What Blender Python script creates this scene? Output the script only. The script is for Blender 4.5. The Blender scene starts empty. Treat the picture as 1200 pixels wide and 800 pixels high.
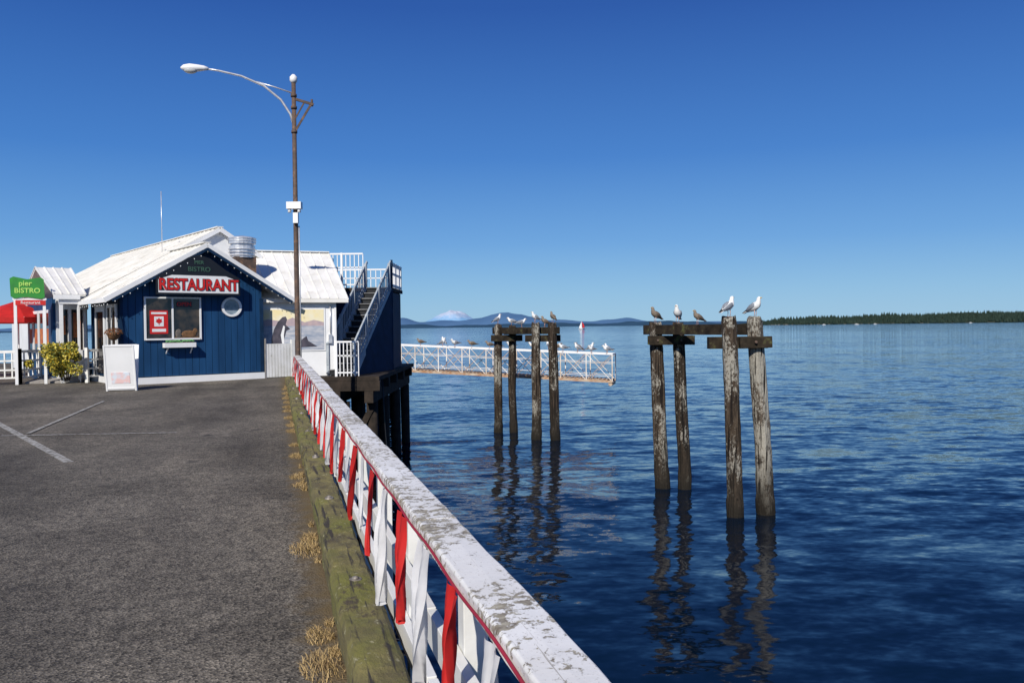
import bpy, math, random
from mathutils import Vector, Matrix, noise
random.seed(7)
rad=math.radians
scene=bpy.context.scene
Z=Vector((0,0,1))
WATER=-3.5
A_P=rad(16.15)

# ------------------------------------------------------------------ helpers
class MB:
    def __init__(s): s.v=[];s.f=[];s.m=[];s.s=[]
    def add(s,vs,fs,mi=0,sm=False):
        b=len(s.v); s.v+= [tuple(p) for p in vs]
        for f in fs:
            s.f.append([b+i for i in f]); s.m.append(mi); s.s.append(sm)
    def box(s,c,sz,mi=0,R=None):
        c=Vector(c);h=Vector(sz)/2
        vs=[Vector((x*h.x,y*h.y,z*h.z)) for x in(-1,1) for y in(-1,1) for z in(-1,1)]
        if R is not None: vs=[R@q for q in vs]
        s.add([c+q for q in vs],[(0,1,3,2),(4,6,7,5),(0,4,5,1),(2,3,7,6),(0,2,6,4),(1,5,7,3)],mi)
    def bx(s,x0,x1,y0,y1,z0,z1,mi=0):
        s.box(((x0+x1)/2,(y0+y1)/2,(z0+z1)/2),(abs(x1-x0),abs(y1-y0),abs(z1-z0)),mi)
    def beam(s,p0,p1,w,h,mi=0,up=Z):
        p0=Vector(p0);p1=Vector(p1);d=(p1-p0);L=d.length;d.normalize()
        x=d.cross(up)
        if x.length<1e-4: x=d.cross(Vector((0,1,0)))
        x.normalize();u=x.cross(d)
        R=Matrix((x,d,u)).transposed()
        s.box((p0+p1)/2,(w,L,h),mi,R)
    def tube(s,pts,rs,mi=0,n=12,cap=True,sm=True,sx=1.0):
        pts=[Vector(p) for p in pts]
        if not hasattr(rs,'__len__'): rs=[rs]*len(pts)
        vs=[];fs=[];prev=None
        for i,p in enumerate(pts):
            a=pts[max(0,i-1)];b=pts[min(len(pts)-1,i+1)];d=(b-a).normalized()
            if prev is None:
                x=d.cross(Z)
                if x.length<1e-3:x=Vector((1,0,0))
            else: x=prev-d*prev.dot(d)
            x.normalize();prev=x;y=d.cross(x)
            for k in range(n):
                t=2*math.pi*k/n
                vs.append(p+x*math.cos(t)*rs[i]*sx+y*math.sin(t)*rs[i])
        for i in range(len(pts)-1):
            for k in range(n):
                k2=(k+1)%n
                fs.append((i*n+k,i*n+k2,(i+1)*n+k2,(i+1)*n+k))
        s.add(vs,fs,mi,sm)
        if cap:
            b=len(s.v)-len(vs)
            s.f.append([b+k for k in range(n)][::-1]);s.m.append(mi);s.s.append(False)
            s.f.append([b+(len(pts)-1)*n+k for k in range(n)]);s.m.append(mi);s.s.append(False)
    def cyl(s,p0,p1,r,mi=0,n=12,r1=None): s.tube([p0,p1],[r,r if r1 is None else r1],mi,n)
    def ell(s,c,r,mi=0,n=12,m=8,R=None):
        c=Vector(c);vs=[];fs=[]
        for i in range(m+1):
            a=math.pi*i/m
            for k in range(n):
                t=2*math.pi*k/n
                q=Vector((r[0]*math.sin(a)*math.cos(t),r[1]*math.sin(a)*math.sin(t),r[2]*math.cos(a)))
                if R is not None:q=R@q
                vs.append(c+q)
        for i in range(m):
            for k in range(n):
                k2=(k+1)%n;fs.append((i*n+k,(i+1)*n+k,(i+1)*n+k2,i*n+k2))
        s.add(vs,fs,mi,True)
    def poly(s,pts,mi=0): s.add(pts,[tuple(range(len(pts)))],mi)
    def prism(s,pts,ext,mi=0):
        n=len(pts);e=Vector(ext);a=[Vector(p) for p in pts];b=[p+e for p in a]
        fs=[tuple(range(n))[::-1],tuple(range(n,2*n))]+[(i,(i+1)%n,n+(i+1)%n,n+i) for i in range(n)]
        s.add(a+b,fs,mi)
    def obj(s,name,mats,parent=None,bevel=0,loc=None,rz=None,mesh_only=False):
        me=bpy.data.meshes.new(name)
        me.from_pydata(s.v,[],s.f)
        for m in (mats if isinstance(mats,(list,tuple)) else [mats]): me.materials.append(m)
        me.polygons.foreach_set('material_index',s.m)
        me.polygons.foreach_set('use_smooth',s.s)
        me.update()
        return mkobj(name,me,parent,bevel,loc,rz)
def mkobj(name,me,parent=None,bevel=0,loc=None,rz=None):
    o=bpy.data.objects.new(name,me);scene.collection.objects.link(o)
    if loc: o.location=loc
    if rz is not None:o.rotation_euler=(0,0,rz)
    if parent:o.parent=parent
    if bevel:
        b=o.modifiers.new('bevel','BEVEL');b.width=bevel;b.segments=2;b.limit_method='ANGLE'
    return o
def empty(name,loc=(0,0,0),rz=0):
    e=bpy.data.objects.new(name,None);scene.collection.objects.link(e);e.location=loc;e.rotation_euler=(0,0,rz);return e
def text(name,body,size,loc,mat,parent,rot=(math.pi/2,0,0),sx=1.0,off=0.0):
    c=bpy.data.curves.new(name,'FONT');c.body=body;c.size=size;c.align_x='CENTER';c.align_y='CENTER';c.extrude=0.004;c.offset=off
    c.materials.append(mat)
    o=bpy.data.objects.new(name,c);scene.collection.objects.link(o);o.location=loc;o.rotation_euler=rot;o.scale=(sx,1,1);o.parent=parent
    return o

# ------------------------------------------------------------------ materials
def newmat(name):
    m=bpy.data.materials.new(name);m.use_nodes=True
    nt=m.node_tree;return m,nt,nt.nodes,nt.links,nt.nodes['Principled BSDF']
def noise_node(N,L,vec,scale,detail=4,rough=.55,dist=0,col=False):
    n=N.new('ShaderNodeTexNoise');n.inputs['Scale'].default_value=scale;n.inputs['Detail'].default_value=detail
    n.inputs['Roughness'].default_value=rough;n.inputs['Distortion'].default_value=dist
    L.new(vec,n.inputs['Vector']);return n.outputs['Color' if col else 'Fac']
def ramp(N,L,fac,lo,hi,c0=(0,0,0),c1=(1,1,1)):
    r=N.new('ShaderNodeValToRGB');r.color_ramp.elements[0].position=lo;r.color_ramp.elements[1].position=hi
    r.color_ramp.elements[0].color=(*c0,1);r.color_ramp.elements[1].color=(*c1,1)
    L.new(fac,r.inputs['Fac']);return r.outputs['Color']
def mix(N,L,fac,a,b,mode='MIX'):
    m=N.new('ShaderNodeMix');m.data_type='RGBA';m.blend_type=mode
    def s(i,x):
        if isinstance(x,(tuple,list)): m.inputs[i].default_value=(*x,1)
        elif isinstance(x,float): m.inputs[i].default_value=x
        else: L.new(x,m.inputs[i])
    s(0,fac);s(6,a);s(7,b);return m.outputs[2]
def coords(N,L,sc=(1,1,1),rot=0):
    t=N.new('ShaderNodeTexCoord');mp=N.new('ShaderNodeMapping');mp.inputs['Scale'].default_value=sc
    mp.inputs['Rotation'].default_value=(0,0,rot);L.new(t.outputs['Object'],mp.inputs['Vector']);return mp.outputs['Vector']
def bump(N,L,h,strength,dist,P,prev=None):
    b=N.new('ShaderNodeBump');b.inputs['Strength'].default_value=strength;b.inputs['Distance'].default_value=dist
    L.new(h,b.inputs['Height'])
    if prev is not None:L.new(prev,b.inputs['Normal'])
    L.new(b.outputs['Normal'],P.inputs['Normal']);return b.outputs['Normal']
def mat(name,c1,c2=None,scale=3,lo=.35,hi=.65,rough=.6,st=(1,1,1),bs=0,bd=.01,patch=None,pscale=8,plo=.58,phi=.62,metal=0,detail=5,spec=None):
    m,nt,N,L,P=newmat(name)
    P.inputs['Roughness'].default_value=rough;P.inputs['Metallic'].default_value=metal
    if spec is not None:P.inputs['Specular IOR Level'].default_value=spec
    if c2 is None: c2=tuple(x*.8 for x in c1)
    v=coords(N,L,st)
    f=noise_node(N,L,v,scale,detail)
    col=ramp(N,L,f,lo,hi,c1,c2)
    if patch:
        pf=ramp(N,L,noise_node(N,L,v,pscale,8,.65),plo,phi)
        col=mix(N,L,pf,col,patch)
    L.new(col,P.inputs['Base Color'])
    if bs: bump(N,L,noise_node(N,L,v,bs,6,.6),.6,bd,P)
    return m

white=mat('white_paint',(.8,.79,.76),(.66,.65,.60),2.5,rough=.5,patch=(.35,.33,.29),pscale=5,plo=.63,phi=.71,bs=20,bd=.003)
cleanwhite=mat('clean_white_paint',(.82,.82,.81),(.74,.74,.73),1.5,rough=.45)
roofw=mat('white_metal_roof',(.82,.80,.75),(.70,.68,.62),1.6,rough=.45,patch=(.52,.48,.40),pscale=3,plo=.56,phi=.8)
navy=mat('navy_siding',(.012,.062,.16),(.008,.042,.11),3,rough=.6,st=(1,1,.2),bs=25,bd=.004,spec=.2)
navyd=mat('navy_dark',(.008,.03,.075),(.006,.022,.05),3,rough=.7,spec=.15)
dark=mat('dark_gap',(.01,.012,.015),rough=.8)
timber=mat('dark_timber',(.045,.034,.026),(.02,.016,.013),3,rough=.9,st=(1,1,1),bs=12,bd=.02,spec=.2)
greyrail=mat('grey_rail_paint',(.40,.44,.47),(.28,.31,.34),4,rough=.5)
red=mat('red_paint',(.62,.02,.015),(.5,.015,.012),4,rough=.5)
green=mat('green_paint',(.03,.27,.03),(.025,.2,.03),4,rough=.5)
lime=mat('lime_lettering',(.45,.75,.15),rough=.5)
dimgreen=mat('faded_green_lettering',(.05,.12,.08),rough=.6)
black=mat('black_paint',(.012,.012,.014),rough=.4)
galv=mat('galvanised_steel',(.72,.72,.72),(.52,.52,.53),6,rough=.35,metal=.5)
rust=mat('rusty_steel',(.11,.07,.05),(.06,.042,.033),8,rough=.75,patch=(.2,.11,.065),pscale=6,plo=.52,phi=.67,bs=20,bd=.004)
concrete=mat('concrete',(.32,.3,.27),(.24,.22,.2),5,rough=.85,bs=20,bd=.004)
cream=mat('mural_cream',(.8,.68,.36),(.78,.74,.58),2.5,rough=.6)
murblue=mat('mural_sea',(.25,.30,.38),(.5,.5,.52),3,rough=.6,st=(1,1,4))
murpurp=mat('mural_mountain',(.34,.28,.33),(.5,.38,.36),4,rough=.6)
orange=mat('orange_decor',(.6,.2,.05),(.35,.08,.04),6,rough=.6)
brown=mat('brown_basket',(.2,.1,.04),(.1,.05,.02),14,rough=.8,bs=30,bd=.01)

def glassm():
    m,nt,N,L,P=newmat('window_glass')
    P.inputs['Roughness'].default_value=.04
    P.inputs['IOR'].default_value=1.5
    v=coords(N,L);c=ramp(N,L,noise_node(N,L,v,2.6,4),.42,.68,(.008,.009,.012),(.07,.05,.035))
    L.new(c,P.inputs['Base Color']);return m
glass=glassm()

def railcap():
    m,nt,N,L,P=newmat('weathered_white_rail_paint')
    P.inputs['Roughness'].default_value=.62
    v=coords(N,L)
    base=ramp(N,L,noise_node(N,L,v,3,5),.3,.7,(.8,.79,.76),(.66,.64,.60))
    big=noise_node(N,L,v,2.2,3,.5)
    fine=noise_node(N,L,v,26,8,.7,.3)
    ad=N.new('ShaderNodeMath');ad.operation='MULTIPLY_ADD';L.new(big,ad.inputs[0]);ad.inputs[1].default_value=.55;L.new(fine,ad.inputs[2])
    pf=ramp(N,L,ad.outputs[0],.80,.84)
    lich=ramp(N,L,noise_node(N,L,v,40,4),.35,.65,(.17,.14,.10),(.42,.38,.28))
    col=mix(N,L,pf,base,lich)
    sp=ramp(N,L,noise_node(N,L,v,90,5,.7),.61,.67)
    col=mix(N,L,sp,col,(.33,.30,.24))
    v2=coords(N,L,(60,1.2,60))
    cr=ramp(N,L,noise_node(N,L,v2,1.5,4),.66,.70)
    col=mix(N,L,cr,col,(.32,.29,.24))
    L.new(col,P.inputs['Base Color'])
    n=bump(N,L,pf,.5,-.003,P);bump(N,L,fine,.5,.004,P,n)
    return m
capm=railcap()

def asphalt(name='asphalt',paint=False):
    m,nt,N,L,P=newmat(name)
    P.inputs['Roughness'].default_value=.9
    P.inputs['Specular IOR Level'].default_value=.2
    v=coords(N,L)
    base=ramp(N,L,noise_node(N,L,v,.5,8,.7,.3),.33,.67,(.075,.069,.061),(.150,.138,.121))
    vo=N.new('ShaderNodeTexVoronoi');vo.inputs['Scale'].default_value=80;L.new(v,vo.inputs['Vector'])
    g=N.new('ShaderNodeRGBToBW');L.new(vo.outputs['Color'],g.inputs[0])
    agg=ramp(N,L,g.outputs[0],.15,.9,(.33,.32,.31),(1.98,1.9,1.77))
    col=mix(N,L,.9,base,agg,'MULTIPLY')
    mid=ramp(N,L,noise_node(N,L,v,9,6,.7),.35,.65,(.70,.70,.70),(1.27,1.26,1.22))
    col=mix(N,L,1.0,col,mid,'MULTIPLY')
    lp_=ramp(N,L,noise_node(N,L,coords(N,L,(1,.45,1)),.42,5,.6,.5),.50,.64,(1,1,1),(1.38,1.36,1.32))
    col=mix(N,L,1.0,col,lp_,'MULTIPLY')
    v2=coords(N,L,(.8,.16,1))
    st=ramp(N,L,noise_node(N,L,v2,1.0,4,.5,.4),.48,.66,(1,1,1),(.66,.66,.67))
    col=mix(N,L,1.0,col,st,'MULTIPLY')
    sp=ramp(N,L,noise_node(N,L,v,2.3,3,.5),.66,.75)
    col=mix(N,L,sp,col,(.045,.041,.037))
    ds=ramp(N,L,noise_node(N,L,v,34,3,.6),.67,.72)
    col=mix(N,L,ds,col,(.27,.24,.19))
    t=N.new('ShaderNodeTexCoord');sx=N.new('ShaderNodeSeparateXYZ');L.new(t.outputs['Object'],sx.inputs[0])
    if not paint:
        nf=noise_node(N,L,v,5,6,.65)
        a=N.new('ShaderNodeMath');a.operation='MULTIPLY_ADD';L.new(nf,a.inputs[0]);a.inputs[1].default_value=.55;L.new(sx.outputs[0],a.inputs[2])
        dr=ramp(N,L,a.outputs[0],.36,.56)
        col=mix(N,L,dr,col,(.13,.095,.05))
    else:
        w=ramp(N,L,noise_node(N,L,v,14,8,.7),.44,.60)
        col=mix(N,L,w,(.40,.39,.36),col)
    L.new(col,P.inputs['Base Color'])
    n=bump(N,L,vo.outputs['Distance'],.8,.007,P)
    bump(N,L,noise_node(N,L,v,6,4),.4,.02,P,n)
    return m
asph=asphalt();linem=asphalt('worn_line_paint',True)

def mosskerb():
    m,nt,N,L,P=newmat('mossy_kerb_timber');P.inputs['Roughness'].default_value=.9
    v=coords(N,L,(1,.6,1))
    c=ramp(N,L,noise_node(N,L,v,5,7,.65),.32,.68,(.075,.062,.035),(.23,.195,.065))
    g=ramp(N,L,noise_node(N,L,v,2,6,.6),.48,.62);c=mix(N,L,g,c,(.155,.15,.03))
    p=ramp(N,L,noise_node(N,L,v,22,6,.7),.60,.68);c=mix(N,L,p,c,(.36,.33,.20))
    p2=ramp(N,L,noise_node(N,L,v,7,6,.7),.58,.65);c=mix(N,L,p2,c,(.07,.052,.03))
    d=ramp(N,L,noise_node(N,L,coords(N,L,(18,.8,18)),1.4,5),.57,.64);c=mix(N,L,d,c,(.035,.028,.02))
    L.new(c,P.inputs['Base Color'])
    bump(N,L,noise_node(N,L,v,14,8,.7),.9,.03,P);return m
kerbm=mosskerb()

def pilemat(name,amt,base1=(.024,.017,.012),base2=(.095,.07,.048)):
    m,nt,N,L,P=newmat(name);P.inputs['Roughness'].default_value=.9;P.inputs['Specular IOR Level'].default_value=.2
    v=coords(N,L,(1,1,.55));vs=coords(N,L,(6,6,.5))
    c=ramp(N,L,noise_node(N,L,vs,2.6,7,.65),.38,.62,base1,base2)
    big=noise_node(N,L,v,2.2,3)
    pf=noise_node(N,L,v,17,9,.8)
    a0=N.new('ShaderNodeMath');a0.operation='MULTIPLY_ADD';L.new(big,a0.inputs[0]);a0.inputs[1].default_value=.7;L.new(pf,a0.inputs[2])
    pt=ramp(N,L,a0.outputs[0],.93-amt,.98-amt)
    c=mix(N,L,pt,c,(.33,.31,.26))
    dk=ramp(N,L,noise_node(N,L,coords(N,L,(9,9,.35)),2.0,5),.55,.60);c=mix(N,L,dk,c,(.012,.009,.007))
    t=N.new('ShaderNodeTexCoord');sx=N.new('ShaderNodeSeparateXYZ');L.new(t.outputs['Object'],sx.inputs[0])
    a=N.new('ShaderNodeMath');a.operation='MULTIPLY_ADD';L.new(noise_node(N,L,v,3,4),a.inputs[0]);a.inputs[1].default_value=1.6;L.new(sx.outputs[2],a.inputs[2])
    mr=N.new('ShaderNodeMapRange');mr.inputs['From Min'].default_value=-2.5;mr.inputs['From Max'].default_value=-1.0;L.new(a.outputs[0],mr.inputs['Value'])
    c=mix(N,L,mr.outputs[0],(.020,.017,.013),c)
    L.new(c,P.inputs['Base Color'])
    n=bump(N,L,noise_node(N,L,coords(N,L,(14,14,.6)),1.5,5),1,.06,P);bump(N,L,noise_node(N,L,v,25,5),.7,.03,P,n)
    return m
pile1=pilemat('weathered_pile',.065);pile2=pilemat('lichen_pile',.155,(.035,.027,.02),(.13,.10,.075));pile3=pilemat('dark_pile',.01,(.018,.014,.01),(.06,.043,.03))
beamm=mat('mossy_beam',(.016,.013,.010),(.045,.035,.024),4,rough=.95,patch=(.085,.09,.035),pscale=4,plo=.57,phi=.66,bs=15,bd=.02,spec=.1)

def waterm():
    m,nt,N,L,P=newmat('sea_water')
    P.inputs['Base Color'].default_value=(.0012,.0065,.016,1);P.inputs['Roughness'].default_value=.05;P.inputs['IOR'].default_value=1.33
    def layer(scale,sc,rot,det,amp,dist=.3):
        c=noise_node(N,L,coords(N,L,sc,rot),scale,det,.5,dist,True)
        s=N.new('ShaderNodeVectorMath');s.operation='SUBTRACT';L.new(c,s.inputs[0]);s.inputs[1].default_value=(.5,.5,.5)
        k=N.new('ShaderNodeVectorMath');k.operation='MULTIPLY';L.new(s.outputs[0],k.inputs[0]);k.inputs[1].default_value=(amp*.6,amp,0)
        return k.outputs[0]
    ls=[layer(.16,(.5,1,1),rad(14),2,.15),layer(1.1,(.42,1,1),rad(-12),4,.44,.5),layer(3.4,(.5,1,1),rad(22),3,.30,.3),layer(8.5,(.6,1,1),rad(-28),2,.15,.2)]
    acc=ls[0]
    for q in ls[1:]:
        a=N.new('ShaderNodeVectorMath');a.operation='ADD';L.new(acc,a.inputs[0]);L.new(q,a.inputs[1]);acc=a.outputs[0]
    gst=ramp(N,L,noise_node(N,L,coords(N,L,(.35,1,1),rad(8)),.035,4,.6),.35,.65,(.62,.62,.62),(1.3,1.3,1.3))
    k=N.new('ShaderNodeVectorMath');k.operation='MULTIPLY';L.new(acc,k.inputs[0]);L.new(gst,k.inputs[1])
    a=N.new('ShaderNodeVectorMath');a.operation='ADD';L.new(k.outputs[0],a.inputs[0]);a.inputs[1].default_value=(0,0,1)
    n=N.new('ShaderNodeVectorMath');n.operation='NORMALIZE';L.new(a.outputs[0],n.inputs[0])
    L.new(n.outputs[0],P.inputs['Normal'])
    return m
waterM=waterm()

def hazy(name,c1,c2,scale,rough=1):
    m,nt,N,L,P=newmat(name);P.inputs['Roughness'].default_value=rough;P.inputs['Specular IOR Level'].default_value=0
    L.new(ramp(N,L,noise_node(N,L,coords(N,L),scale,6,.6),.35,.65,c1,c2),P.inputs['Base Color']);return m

def cloth(name,c):
    m,nt,N,L,P=newmat(name);P.inputs['Roughness'].default_value=.7
    cc=ramp(N,L,noise_node(N,L,coords(N,L),6,4),.3,.7,c,tuple(x*.75 for x in c));L.new(cc,P.inputs['Base Color'])
    tr=N.new('ShaderNodeBsdfTranslucent');L.new(cc,tr.inputs['Color']);ms=N.new('ShaderNodeMixShader');ms.inputs[0].default_value=.3
    out=nt.nodes['Material Output']
    L.new(P.outputs[0],ms.inputs[1]);L.new(tr.outputs[0],ms.inputs[2]);L.new(ms.outputs[0],out.inputs['Surface']);return m
redcloth=cloth('red_cloth',(.72,.022,.018));whitecloth=cloth('white_cloth',(.8,.79,.79))

# ------------------------------------------------------------------ water
w=MB();w.add([(-60000,-3000,WATER),(60000,-3000,WATER),(60000,60000,WATER),(-60000,60000,WATER)],[(0,1,2,3)]);w.obj('sea_water',waterM)

# ------------------------------------------------------------------ distant land
def interp(P,x,lin=False):
    if x<=P[0][0]:return P[0][1]
    for (a,b),(c,d) in zip(P,P[1:]):
        if x<=c:
            t=(x-a)/(c-a)
            if not lin:t=t*t*(3-2*t)
            return b+(d-b)*t
    return P[-1][1]
def hills(name,P,Y0,D,nx,ny,rough,nsc,m,lin=False):
    b=MB();x0=P[0][0];x1=P[-1][0];vs=[];fs=[]
    for j in range(ny+1):
        s=j/ny;bell=math.sin(math.pi*min(1,s*1.0))**.9 if 0<s<1 else 0
        for i in range(nx+1):
            x=x0+(x1-x0)*i/nx;y=Y0+D*s
            h=interp(P,x,lin)*bell
            h+=h*rough*(noise.fractal(Vector((x*nsc,y*nsc,3.1)),1.0,2.0,5))
            vs.append((x,y,WATER-.5+max(0,h)))
    for j in range(ny):
        for i in range(nx):
            a=j*(nx+1)+i;fs.append((a,a+1,a+nx+2,a+nx+1))
    b.add(vs,fs,0,True);return b.obj(name,m)
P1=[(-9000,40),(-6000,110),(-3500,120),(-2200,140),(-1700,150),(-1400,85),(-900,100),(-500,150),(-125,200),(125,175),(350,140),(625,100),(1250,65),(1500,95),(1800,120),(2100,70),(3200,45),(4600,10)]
hills('distant_hills',P1,11500,2600,260,16,.35,.0012,hazy('hazy_blue_hills',(.085,.17,.30),(.07,.145,.265),.002))  # blue of the distance haze is painted into the hill colour
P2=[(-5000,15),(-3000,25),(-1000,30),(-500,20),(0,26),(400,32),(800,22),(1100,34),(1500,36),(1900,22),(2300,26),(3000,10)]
hills('low_island',P2,7000,900,260,8,.5,.004,hazy('hazy_island',(.035,.08,.135),(.028,.065,.11),.004))  # nearer, darker range; its bluish haze is painted into the base colour
PB=[(-4300,0),(-3700,110),(-3280,210),(-2810,395),(-2500,580),(-2310,700),(-2180,670),(-2060,650),(-1720,430),(-1250,220),(-700,120),(-100,0)]
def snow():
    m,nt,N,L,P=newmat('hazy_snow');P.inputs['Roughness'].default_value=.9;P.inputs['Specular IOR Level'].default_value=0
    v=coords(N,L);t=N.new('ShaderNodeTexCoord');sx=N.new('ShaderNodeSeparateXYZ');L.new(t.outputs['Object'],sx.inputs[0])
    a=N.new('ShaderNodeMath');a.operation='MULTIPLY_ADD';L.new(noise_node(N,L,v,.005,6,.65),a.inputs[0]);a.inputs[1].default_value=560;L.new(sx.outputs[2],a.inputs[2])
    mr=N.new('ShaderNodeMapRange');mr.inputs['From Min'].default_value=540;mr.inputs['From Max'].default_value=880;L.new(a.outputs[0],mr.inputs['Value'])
    L.new(mix(N,L,mr.outputs[0],(.18,.35,.55),(.50,.54,.63)),P.inputs['Base Color']);return m  # haze painted in: dulled snow, lower slopes blended to sky blue
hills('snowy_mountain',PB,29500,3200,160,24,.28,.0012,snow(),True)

PH=[(890,2),(930,9),(1010,16),(1200,22),(1500,30),(1900,35),(2500,37),(3300,34),(4200,20)]
hl=empty('forested_headland')
land=hills('headland_terrain',PH,2950,500,200,10,.2,.006,hazy('dark_forest_floor',(.028,.042,.028),(.02,.03,.022),.03));land.parent=hl
tr=MB();rnd=random.Random(3)
for i in range(3800):
    s=rnd.random()**1.6*.5;x=905+(3300-905)*rnd.random();y=2950+500*s
    gz=WATER+interp(PH,x)*math.sin(math.pi*s)**.9*.9
    h=rnd.uniform(9,18)*(1 if x>1000 else .6)*(1+.5*noise.noise(Vector((x*.008,0,0))));r=h*rnd.uniform(.2,.36)
    lv=[(0,.5),(.12,1),(.35,.72),(.4,.82),(.7,.36),(1,.02)];n=6;vs=[];fs=[]
    for (q,rr) in lv:
        for k in range(n):
            a=6.283*k/n+q*3;j=rnd.uniform(.7,1.25);vs.append((x+r*rr*j*math.cos(a),y+r*rr*j*math.sin(a),gz+h*q))
    for q in range(len(lv)-1):
        for k in range(n):
            k2=(k+1)%n;fs.append((q*n+k,q*n+k2,(q+1)*n+k2,(q+1)*n+k))
    tr.add(vs,fs,0,False)
tr.obj('distant_conifers',hazy('distant_conifer',(.018,.033,.028),(.035,.053,.04),.05),hl)
bs=MB();bs.box((2100,2962,WATER+.8),(2350,6,2.4));bs.obj('shore_strip',hazy('beach',(.3,.28,.24),(.12,.12,.1),.05),hl)

# ------------------------------------------------------------------ pier deck
pier=empty('wooden_pier',(0,0,0),A_P)
d=MB();d.bx(-26,.565,-10,48,-.25,0,0);d.obj('deck_slab',asph,pier)
u=MB();u.bx(-25.8,.545,-9.9,47.9,-.6,-.26,0)
for t in range(-8,48,3):
    u.bx(-25.5,.50,t-.15,t+.15,-.95,-.6,0)
    for dx in (.3,-2.6,-6,-10,-14,-18,-22,-25):
        u.tube([(dx,t,-.95),(dx,t,-4.5),(dx,t,-8)],[.19,.18,.18],0,10)
u.obj('substructure',timber,pier)

ln=MB()
def line(p,q,wd,z=.004):
    R=Matrix.Rotation(-A_P,3,'Z');p=R@Vector((*p,0));q=R@Vector((*q,0));dd=(q-p).normalized();n=Vector((-dd.y,dd.x,0))*wd/2
    ln.poly([(p-n).to_tuple()[:2]+(z,),(q-n).to_tuple()[:2]+(z,),(q+n).to_tuple()[:2]+(z,),(p+n).to_tuple()[:2]+(z,)])
line((-9.4,14.8),(-5.44,10.0),.11,.004)
line((-7.9,12.6),(-5.25,12.75),.08,.008)
line((-7.6,12.8),(-9.3,18.6),.07,.012)
line((-5.6,20.5),(-5.95,23.5),.09,.004)
ln.obj('parking_lines',linem,pier)

k=MB();t=-6
rnd=random.Random(5)
while t<25.2:
    L_=rnd.uniform(3.4,4.4);t1=min(t+L_,25.4)
    ox=rnd.uniform(-.008,.008);oz=rnd.uniform(-.008,.008)
    n=int((t1-t)/.1);vs=[];fs=[]
    prof=[(.292,0.001),(.286,.15),(.305,.19),(.35,.196),(.41,.197),(.46,.196),(.50,.19),(.52,.15),(.52,.001)]
    for i in range(n+1):
        tt=t+(t1-t-.015)*i/n
        for (a,b) in prof:
            jj=noise.noise(Vector((a*9,tt*3,b*9)))*.014+noise.noise(Vector((a*30,tt*11,b*30)))*.008
            vs.append((a+ox+jj,tt,b+oz+(jj if b>.1 else 0)))
    m_=len(prof)
    for i in range(n):
        for q in range(m_-1): fs.append((i*m_+q,(i+1)*m_+q,(i+1)*m_+q+1,i*m_+q+1))
    fs.append(tuple(range(m_)));fs.append(tuple(range(n*m_,n*m_+m_))[::-1])
    k.add(vs,fs,0,False);t=t1
for t in [1.1,2.25,2.5,4.6,6.9,9.2,11.5,14,17,20]:
    k.cyl((.41,t,.17),(.41,t,.21),.035,1,10);k.ell((.41,t,.212),(.022,.022,.014),1,8,4)
k.obj('timber_kerb',[kerbm,mat('bolt_steel',(.3,.28,.25),(.15,.12,.1),30,rough=.6,metal=.4)],None,0,None,A_P)

# railing
CO=-.022
rl=MB();t=-4.0;rnd=random.Random(11)
while t<24.8:
    t1=min(t+rnd.uniform(3.3,4.0),24.9);oz=rnd.uniform(-.004,.004);ox=rnd.uniform(-.003,.003)+CO
    n=int((t1-t)/.1);vs=[];fs=[];prof=[(.555,.775),(.556,.822),(.562,.83),(.64,.832),(.712,.83),(.719,.822),(.72,.775)]
    for i in range(n+1):
        tt=t+(t1-t-.006)*i/n
        for a,b in prof:
            jj=noise.noise(Vector((a*8,tt*2.5,b*8)))*.005+noise.noise(Vector((a*20,tt*14,b*20)))*.003;vs.append((a+ox+jj,tt,b+oz+jj*.6))
    m_=len(prof)
    for i in range(n):
        for q in range(m_): fs.append((i*m_+q,(i+1)*m_+q,(i+1)*m_+(q+1)%m_,i*m_+(q+1)%m_))
    fs.append(tuple(range(m_)));fs.append(tuple(range(n*m_,n*m_+m_))[::-1])
    rl.add(vs,fs,0,False)
    rl.bx(.570,.61,t+.01,t1-.01,.34,.47,1)
    rl.bx(.568,.61,t+.01,t1-.01,.06,.19,1)
    t=t1
t=-3.3
while t<24.9:
    rl.bx(.612,.700,t-.045,t+.045,-.35,.772,1)
    t+=1.22
rail=rl.obj('pier_railing',[capm,white],None,.003,None,A_P)

# bunting
bu=MB();t=-1.6;rnd=random.Random(4);c=0
pts=[]
tt=-3.5
while tt<24.8:
    pts.append((.546+CO,tt,.800+.006*math.sin(tt*7)));tt+=.1
bu.tube(pts,.0055,2,6)
while t<24.6:
    Ln=rnd.uniform(.38,.56);W=rnd.uniform(.17,.25)*(1 if c%2==0 else .8);ph=rnd.uniform(0,6);tw=rnd.uniform(-1.0,1.0);drift=rnd.uniform(-.12,.16)
    curl=rnd.uniform(.010,.026)
    nu,nv=8,18;vs=[];fs=[]
    for j in range(nv+1):
        s=j/nv;ww=W*(1-s*.86)*(1-.25*math.sin(s*3.1))
        zz=.80-Ln*s
        ct=t+drift*s**1.3;ang=tw*s
        for i in range(nu+1):
            e=(i/nu-.5)*ww
            off=curl*math.sin(ph+s*4+i*1.2)*min(1,.3+s*2)
            vs.append((.535+CO-.012*s+ off - abs(math.sin(ang)*e) - .015*s,ct+math.cos(ang)*e,zz+.012*math.sin(ph+i)*s))
    for j in range(nv):
        for i in range(nu):
            a=j*(nu+1)+i;fs.append((a,a+1,a+nu+2,a+nu+1))
    bu.add(vs,fs,c%2,True);c+=1;t+=rnd.uniform(.46,.58)
bu.obj('pennant_bunting',[redcloth,whitecloth,mat('dark_red_cord',(.32,.012,.035),rough=.8)],None,0,None,A_P)

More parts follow.
